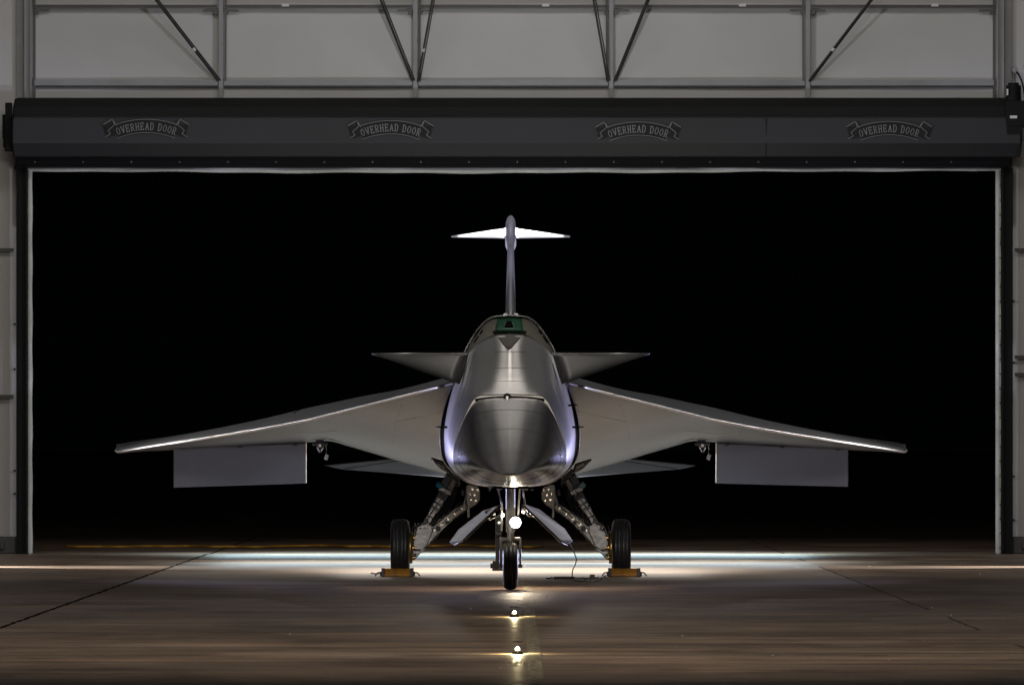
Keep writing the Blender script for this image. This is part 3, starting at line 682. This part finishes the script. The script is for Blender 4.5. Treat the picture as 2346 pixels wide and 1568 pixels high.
# main landing gear
def main_gear(s):
    X = lambda x: mx(x, s)
    Yg = 72.0
    m = MB()
    m.bar(W(X(1042), 1080, Yg + .3), W(X(1019), 1122, Yg + .1), .11, .10)
    m.bar(W(X(1021), 1119, Yg + .05), W(X(1017), 1128, Yg + .05), .15, .14)
    m.cyl(W(X(1019), 1122, Yg + .1), W(X(992), 1170, Yg), .043)
    m.bar(W(X(1010), 1142, Yg), W(X(996), 1166, Yg), .085, .08)
    m.bar(W(X(995), 1166, Yg), W(X(975), 1201, Yg), .072, .07)
    m.cyl(W(X(983), 1200, Yg - .03), W(X(966), 1204, Yg - .03), .03)
    m.bar(W(X(1034), 1086, Yg + .2), W(X(1052), 1098, Yg + .25), .05, .12)
    strut = m.build('main_landing_gear', M['gear'], air, bevel=.006)
    m = MB(); m.bar(W(X(1017), 1131, Yg), W(X(1010), 1142, Yg), .105, .10); m.cyl(W(X(977), 1190, Yg - .06), W(X(977), 1190, Yg), .022, n=10); m.cyl(W(X(982), 1183, Yg - .06), W(X(982), 1183, Yg), .014, n=10); m.bar(W(X(1003), 1156, Yg - .045), W(X(991), 1166, Yg - .045), .008); m.box(W(X(1041), 1086, Yg - .1), (.10, .05, .08)); m.cyl(W(X(972), 1198, Yg - .06), W(X(972), 1198, Yg), .02, n=10)
    m.build_each('strut_fitting', M['dark'], strut)
    m = MB()
    m.prism([(X(x), y) for x, y in ((1066, 1152), (1074, 1164), (1040, 1186), (1018, 1208), (996, 1234), (975, 1254), (958, 1252), (962, 1222), (984, 1204), (1012, 1183), (1045, 1162))], Yg - .02, .10)
    m.prism([(X(x), y) for x, y in ((1068, 1112), (1078, 1109), (1093, 1114), (1100, 1127), (1099, 1143), (1089, 1156), (1078, 1163), (1062, 1171), (1050, 1180), (1049, 1164), (1061, 1151), (1066, 1132))], Yg + .1, .14)
    m.build('drag_brace', M['gear'], strut, bevel=.008)
    # machined ribs and lightening pockets
    m = MB()
    for t in (0, .2, .4, .6, .8):
        c = W(X(1058 - 78 * t), 1164 + 62 * t, Yg - .035); m.box(c, (.03, .02, .012 + .01 * t), Matrix.Rotation(s * -.7, 3, 'Y'))
    m.tube([W(X(1062), 1158, Yg - .03), W(X(1030), 1180, Yg - .04), W(X(1000), 1206, Yg - .04), W(X(972), 1232, Yg - .04)], .008, 6)
    m.tube([W(X(1071), 1166, Yg - .03), W(X(1038), 1188, Yg - .03), W(X(1012), 1213, Yg - .03), W(X(985), 1242, Yg - .03)], .007, 6)
    for k in range(7): m.cyl(W(X(1072 + k * 3.7), 1118 + (k * 13) % 37, Yg + .08), W(X(1072 + k * 3.7), 1118 + (k * 13) % 37, Yg + .13), .011, n=8)
    m.tube([W(X(1042), 1085, Yg + .1), W(X(1015), 1135, Yg - .06), W(X(985), 1178, Yg - .05)], .006, 6)
    m.build_each('fitting', M['steel'], strut)
    m = MB()
    m.prism([(X(x), y) for x, y in ((953, 1208), (968, 1200), (990, 1202), (992, 1215), (977, 1250), (962, 1262), (946, 1258), (947, 1225))], Yg - .06, .16)
    m.prism([(X(x), y) for x, y in ((944, 1252), (970, 1254), (976, 1258), (964, 1266), (954, 1277), (945, 1283), (940, 1272))], Yg - .04, .12)
    m.build('axle_beam', M['gear'], strut, bevel=.010)
    m = MB()
    for k in range(9):
        a = random.uniform(0, 6.3); c = W(X(955 + random.uniform(-6, 18)), 1206 + random.uniform(-8, 10), Yg - .08); m.cyl(c, c + Vector((0, .05, .0)), random.uniform(.007, .014), n=8)
    m.tube(catmull([W(X(1060), 1150, Yg), W(X(1025), 1178, Yg - .02), W(X(1000), 1190, Yg - .03), W(X(978), 1206, Yg - .05)], 6), .007, 6)
    m.tube(catmull([W(X(1056), 1146, Yg), W(X(1022), 1182, Yg), W(X(990), 1194, Yg), W(X(960), 1200, Yg - .05), W(X(952), 1222, Yg - .07), W(X(945), 1245, Yg - .05)], 6), .007, 6)
    m.tube(catmull([W(X(948), 1202, Yg - .05), W(X(943), 1220, Yg - .08), W(X(946), 1242, Yg - .08), W(X(941), 1262, Yg - .05), W(X(945), 1280, Yg - .05)], 6), .008, 6)
    m.box(W(X(950), 1270, Yg - .07), (.035, .04, .03)); m.box(W(X(944), 1262, Yg - .06), (.03, .05, .05)); m.box(W(X(957), 1258, Yg - .08), (.05, .03, .014))
    for (x_, y_, x2, y2, rr) in ((1036, 1091, 1034, 1094, .066), (1004, 1151, 1002, 1154, .056), (998, 1161, 996.5, 1163.5, .056), (987, 1181, 985.5, 1183.5, .05), (980, 1193, 978.5, 1195, .05)):
        m.cyl(W(X(x_), y_, Yg), W(X(x2), y2, Yg), rr, n=18)
    for k in range(4):
        dx = k * 2.4
        m.tube(catmull([W(X(1046 + dx), 1100, Yg + .1), W(X(1030 + dx * 1.5), 1136 + k * 2, Yg - .02), W(X(1008 + dx * 2), 1168 + k * 3, Yg - .04), W(X(986 + dx), 1204, Yg - .05)], 6), .0045 + .001 * (k % 2), 6)
    m.box(W(X(1049), 1106, Yg + .1), (.05, .05, .07)); m.box(W(X(1060), 1128, Yg + .1), (.035, .05, .06)); m.box(W(X(1004), 1210, Yg - .07), (.05, .03, .05)); m.box(W(X(1024), 1196, Yg - .07), (.04, .03, .025))
    m.build_each('hose', M['dark'], strut)
    axc = Vector((W(X(917), 0, Yg).x, Yg, .302)); sx = 1 if s < 0 else -1
    m = MB(); m.cyl(axc, axc + Vector((sx * .2, 0, 0)), .035); m.lathe(axc, (sx, 0, 0), [(.085, .03), (.085, .17), (.13, .17), (.13, .03)], 32)
    for k in range(6):
        a = k * 1.05; p = axc + Vector((sx * .13, math.cos(a) * .12, math.sin(a) * .12)); m.cyl(p, p + Vector((sx * .03, 0, 0)), .022, n=10)
    m.build('brake', M['brass'], strut)
    hw = .101; pf = [(-hw * .55, .17), (-hw * .95, .19), (-hw, .235), (-hw * .93, .272), (-hw * .72, .292), (-.052, .2995), (-.050, .295), (-.044, .295), (-.042, .3005), (-.004, .302), (-.003, .297), (.003, .297), (.004, .302), (.042, .3005), (.044, .295), (.050, .295), (.052, .2995), (hw * .72, .292), (hw * .93, .272), (hw, .235), (hw * .95, .19), (hw * .55, .17)]
    ty = MB().lathe(axc, (1, 0, 0), pf, 72).build('tyre', M['tyre'], strut)
    MB().lathe(axc, (1, 0, 0), [(-hw * .4, .03), (-hw * .5, .10), (-hw * .7, .17), (-hw * .3, .175), (hw * .3, .175), (hw * .7, .17), (hw * .5, .10), (hw * .4, .03)], 40).build('rim', M['gear'], strut)
    m = MB(); m.cyl(W(X(1010), 1108, Yg), W(X(1002), 1116, Yg), .045, .035, 14); m.cyl(W(X(1014), 1118, Yg), W(X(1006), 1122, Yg), .02); m.build('cap', M['teal'] if s < 0 else M['paleteal'], strut)
    m = MB(); m.bar(W(X(1073), 1110, Yg - .2), W(X(1073), 1185, Yg - .2), .024); m.build('door_rod', M['gear'], strut)
    # small gear door seen as a dark leaf
    m = MB(); m.slab([W(X(987), 1050, 70.2), W(X(1022), 1061, 70.0), W(X(1030), 1082, 70.1), W(X(1008), 1071, 70.3)], .02); d = m.build('gear_door', M['dark'], air)
    m = MB(); m.tube([W(X(987), 1049.5, 70.17), W(X(1008), 1071, 70.25), W(X(1029), 1083, 70.05)], .006, 6); m.tube([W(X(1004), 1062, 70.0), W(X(1018), 1070, 69.9)], .012, 6); m.build('door_edge', M['edge'], d)
for s in (-1, 1): main_gear(s)

# nose gear
Yn = 65.1; nx = W(1169.5, 0, Yn).x
m = MB(); m.cyl((nx, Yn + .25, 1.0), (nx, Yn + .1, .56), .045); m.cyl((nx, Yn + .1, .6), (nx, Yn + .04, .40), .032)
m.bar((nx, Yn + .12, .50), (nx, Yn + .12, .47), .2, .08)
for s in (-1, 1): m.bar((nx + s * .095, Yn + .1, .50), (nx + s * .095, Yn, .215), .022, .05)
m.cyl((nx - .115, Yn, .23), (nx + .115, Yn, .23), .018)
m.bar((nx, Yn + .4, .95), (nx, Yn + .12, .62), .03, .05)
ng = m.build('nose_landing_gear', M['gear'], air, bevel=.004)
pf = [(-.03, .13), (-.066, .145), (-.073, .18), (-.062, .21), (-.032, .2275), (-.03, .223), (-.026, .223), (-.024, .229), (0, .230), (.024, .229), (.026, .223), (.03, .223), (.032, .2275), (.062, .21), (.073, .18), (.066, .145), (.03, .13)]
MB().lathe((nx, Yn, .23), (1, 0, 0), pf, 64).build('tyre', M['tyre'], ng)
MB().lathe((nx, Yn, .23), (1, 0, 0), [(-.03, .02), (-.045, .13), (.045, .13), (.03, .02)], 32).build('rim', M['gear'], ng)
lp = W(1181, 1196, Yn - .12)
m = MB(); m.lathe(lp, (0, 1, 0), [(0, .055), (.01, .064), (.07, .05), (.10, .02)], 28); m.bar(lp + Vector((0, .06, 0)), (nx, Yn + .1, .64), .03); m.build('lamp_housing', M['dark'], ng)
m = MB(); m.lathe(lp, (0, 1, 0), [(-.03, .0), (-.025, .022), (-.012, .042), (.0, .052)], 28); m.build('landing_light', M['lamp'], ng)
for dx, dz, rr in ((-.12, .07, .014), (.075, .10, .012)):
    q_ = lp + Vector((dx, -.01, dz)); MB().lathe(q_, (0, 1, 0), [(-.02, 0), (-.012, rr * .8), (0, rr), (.03, rr)], 16).build('landing_light', M['lamp'], ng)
point('landing_lamp_light', W(1183, 1190, 65.6), 38, (1, .80, .56), .03)
m = MB()
for (x, y) in ((1113, 1172), (1122, 1166), (1120, 1182), (1131, 1176), (1212, 1170), (1222, 1178), (1150, 1180), (1144, 1196), (1200, 1164), (1149, 1168)):
    c = W(x, y, Yn + random.uniform(0, .25)); m.cyl(c, c + Vector((random.uniform(-.02, .02), .05, random.uniform(-.02, .02))), random.uniform(.009, .018), n=10)
m.tube(catmull([W(1113, 1172, Yn), W(1120, 1180, Yn), W(1122, 1190, Yn), W(1150, 1172, Yn + .1), W(1146, 1140, Yn + .2), W(1140, 1118, Yn + .2)], 5), .008, 6)
m.tube(catmull([W(1224, 1172, Yn), W(1214, 1182, Yn), W(1206, 1172, Yn), W(1198, 1120, Yn + .2)], 5), .008, 6)
m.bar(W(1150, 1150, Yn + .1), W(1149, 1215, Yn + .1), .018); m.bar(W(1191, 1115, Yn + .1), W(1187, 1180, Yn + .1), .018)
m.build_each('actuator', M['steel'], ng)
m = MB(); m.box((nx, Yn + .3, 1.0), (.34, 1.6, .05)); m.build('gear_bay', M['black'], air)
m = MB()
for k in range(16):
    x = 1120 + 100 * random.random(); y = 1106 + random.random() * 16; c = W(x, y, Yn - .3 + random.random() * .3); m.box(c, (random.uniform(.015, .05), .04, random.uniform(.01, .035)))
m.tube(catmull([W(1128, 1112, Yn - .3), W(1160, 1117, Yn - .3), W(1195, 1116, Yn - .3), W(1215, 1112, Yn - .3)], 5), .005, 6)
m.build_each('bay_fitting', M['gear'], air)
for s in (-1, 1):
    X = lambda x: mx(x, s)
    q = [W(X(1143), 1158, 64.4), W(X(1041), 1248, 64.5), W(X(1029), 1242, 66.0), W(X(1116), 1166, 66.0)]
    outer = [W(X(1145), 1156, 64.4), W(X(1072), 1225, 64.45), W(X(1058), 1240, 64.5), W(X(1041), 1248, 64.6), W(X(1030), 1241, 66.2), W(X(1050), 1212, 66.4), W(X(1108), 1168, 66.3)]
    m = MB(); m.slab(outer if s < 0 else outer, .018); d = m.build('nose_gear_door', M['doorpaint'], air, bevel=.004)
    m = MB(); m.tube([p + Vector((0, -.01, 0)) for p in outer[:4]], .007, 6); m.build('door_edge', M['steel'], d)

# ------------------------------------------------------------------ chocks, cords, rope, stand, floor lamps
def chock(cx, s, label):
    Yc = 71.62; base = W(cx, 0, Yc); root = empty('wheel_chock', (base.x, Yc, 0), label, 'wheel chock', 'yellow wheel chocks')
    x0 = base.x; m = MB(); hw = .165
    sec = [(-.09, 0), (.09, 0), (.09, .03), (.035, .085), (-.035, .085), (-.09, .03)]
    rows = [[Vector((x0 + t, Yc + a, b + .002)) for a, b in sec] for t in (-hw, -hw * .5, 0, hw * .5, hw)]
    m.grid(rows, closed=True, smooth=False, capa=True, capb=True); m.build('block', M['chock'], root, bevel=.008)
    m = MB()
    for sg in (-1, 1): m.box((x0 + sg * (hw - .012), Yc - .03, .047), (.035, .13, .088)); m.cyl((x0 + sg * (hw + .02), Yc - .05, .03), (x0 + sg * (hw - .01), Yc - .05, .03), .026, n=12)
    m.build('end_cap', M['dark'], root, bevel=.004)
    m = MB()
    for sg in (-1, 1): m.tube(catmull([(x0 + sg * hw, Yc - .06, .03), (x0 + sg * (hw + .04), Yc - .08, .045), (x0 + sg * (hw + .07), Yc - .09, .01)], 5), .007, 6)
    m.build('cord', M['dark'], root)
chock(911, -1, 'yellow wheel chock in front of the left main wheel')
chock(1430, 1, 'yellow wheel chock in front of the right main wheel')
def ground(x, y, z=.012):
    Y = (EYE - z) * F / (y - HY); return Vector(((x - CX) * Y / F, Y, z))
m = MB(); a = [W(1302, 1240, 66.0), W(1312, 1258, 66.8), W(1320, 1278, 67.5), W(1318, 1292, 68.2), W(1312, 1305, 69)]
m.tube(catmull(a + [ground(1312, 1322), ground(1325, 1330), ground(1360, 1329), ground(1378, 1323), ground(1388, 1316)], 8), .006, 6)
single('grounding_cable', m, M['dark'], 'thin dark cable hanging from the right nose gear door down to the floor', 'cable')
m = MB(); pts_ = [ground(1252 + k * 5.2, 1323 + 1.2 * math.sin(k * 1.9), .014) for k in range(26)]; m.tube(catmull(pts_, 3), .008, 6)
for k in range(9): c = ground(1273 + k * 5.0 + random.uniform(-1, 1), 1322.5, .02); m.box(c, (.03, .05, .026))
m.box(ground(1357, 1321, .03), (.05, .08, .055))
single('coiled_cord', m, M['dark'], 'dark loose cord with clips lying on the floor between nose wheel and right chock', 'cord')
m = MB(); m.tube(catmull([ground(850, 1311), ground(862, 1313), ground(872, 1311)], 4), .007, 6)
single('chock_cord', m, M['dark'], 'short dark cord end on the floor beside the left chock', 'cord')
m = MB(); rp = [ground(150 + k * 28, 1250.5 + (1.6 * math.sin(k * .55) + .9 * math.sin(k * 1.7)) * (.3 + k / 60) - (k > 18) * 1.0, .02) for k in range(40)]
m.tube(catmull(rp, 5), .015, 8); single('yellow_rope', m, M['rope'], 'long yellow rope stretched along the ground beyond the doorway', 'rope')
Ys = 75.0; m = MB(); sx = W(1142, 0, Ys).x
m.box((sx, Ys, .30), (.065, .06, .42)); m.box((sx - .01, Ys, .06), (.11, .09, .10)); m.cyl((sx - .09, Ys, .055), (sx - .04, Ys, .055), .03, n=12); m.box((sx + .01, Ys, .55), (.09, .07, .10)); m.box((sx + .035, Ys - .03, .2), (.02, .04, .3)); m.cyl((sx - .03, Ys - .04, .40), (sx + .03, Ys - .04, .40), .022, n=10); m.box((sx, Ys, .012), (.14, .16, .022))
single('support_stand', m, M['black'], 'slim black stand with a foot, behind and left of the nose wheel', 'stand', bevel=.006)
for (x, y, lab) in ((1178, 1402, 'small glowing lamp on the floor nearer to the nose wheel'), (1185, 1487, 'small glowing lamp on the floor nearest to the viewer')):
    g = ground(x + .5, y + 10, 0); root = empty('floor_lamp', (g.x, g.y, 0), lab, 'floor lamp', 'small floor lamps in front of the nose wheel')
    h = .030
    MB().lathe((g.x, g.y, 0), (0, 0, 1), [(.001, .0), (.001, .036), (.012, .036), (.020, .024), (h, .020), (h, 0)], 24).build('base', M['black'], root)
    MB().lathe((g.x, g.y, h), (0, 0, 1), [(0, .015), (.008, .014), (.015, .009), (.018, 0)], 20).build('bulb', M['led'], root)
    point('floor_lamp_light', (g.x, g.y, h + .03), 8, (1, .84, .45), .006)
    MB().lathe((g.x, g.y, h + .05), (0, 0, 1), [(0, 0), (0, .034), (.004, .034), (.005, 0)], 20).build('cap', M['black'], root)  # added disc over the bulb, blocks its light towards the nose above
# specks of debris on the floor
for k in range(16):
    x, y = random.uniform(60, 2300), random.uniform(1300, 1520); g = ground(x, y, .004)
    if abs(x - 1170) < 60: continue
m = MB()
for k in range(34):
    x, y = random.uniform(30, 2320), 1292 + 240 * random.random() ** 1.6; g = ground(x, y, .003); r_ = random.uniform(.002, .0055)
    m.box(g, (r_ * 2, r_ * 3, r_), Matrix.Rotation(random.random() * 3, 3, 'Z'))
m.build('grit', M['label'], kind='stuff', label='tiny pale grit scattered over the concrete floor')

# lamp tucked behind the bullet fairing on the fin top
point('fin_top_lamp', W(AX, 503, 79.95), 420, (.88, .92, 1.0), .02)
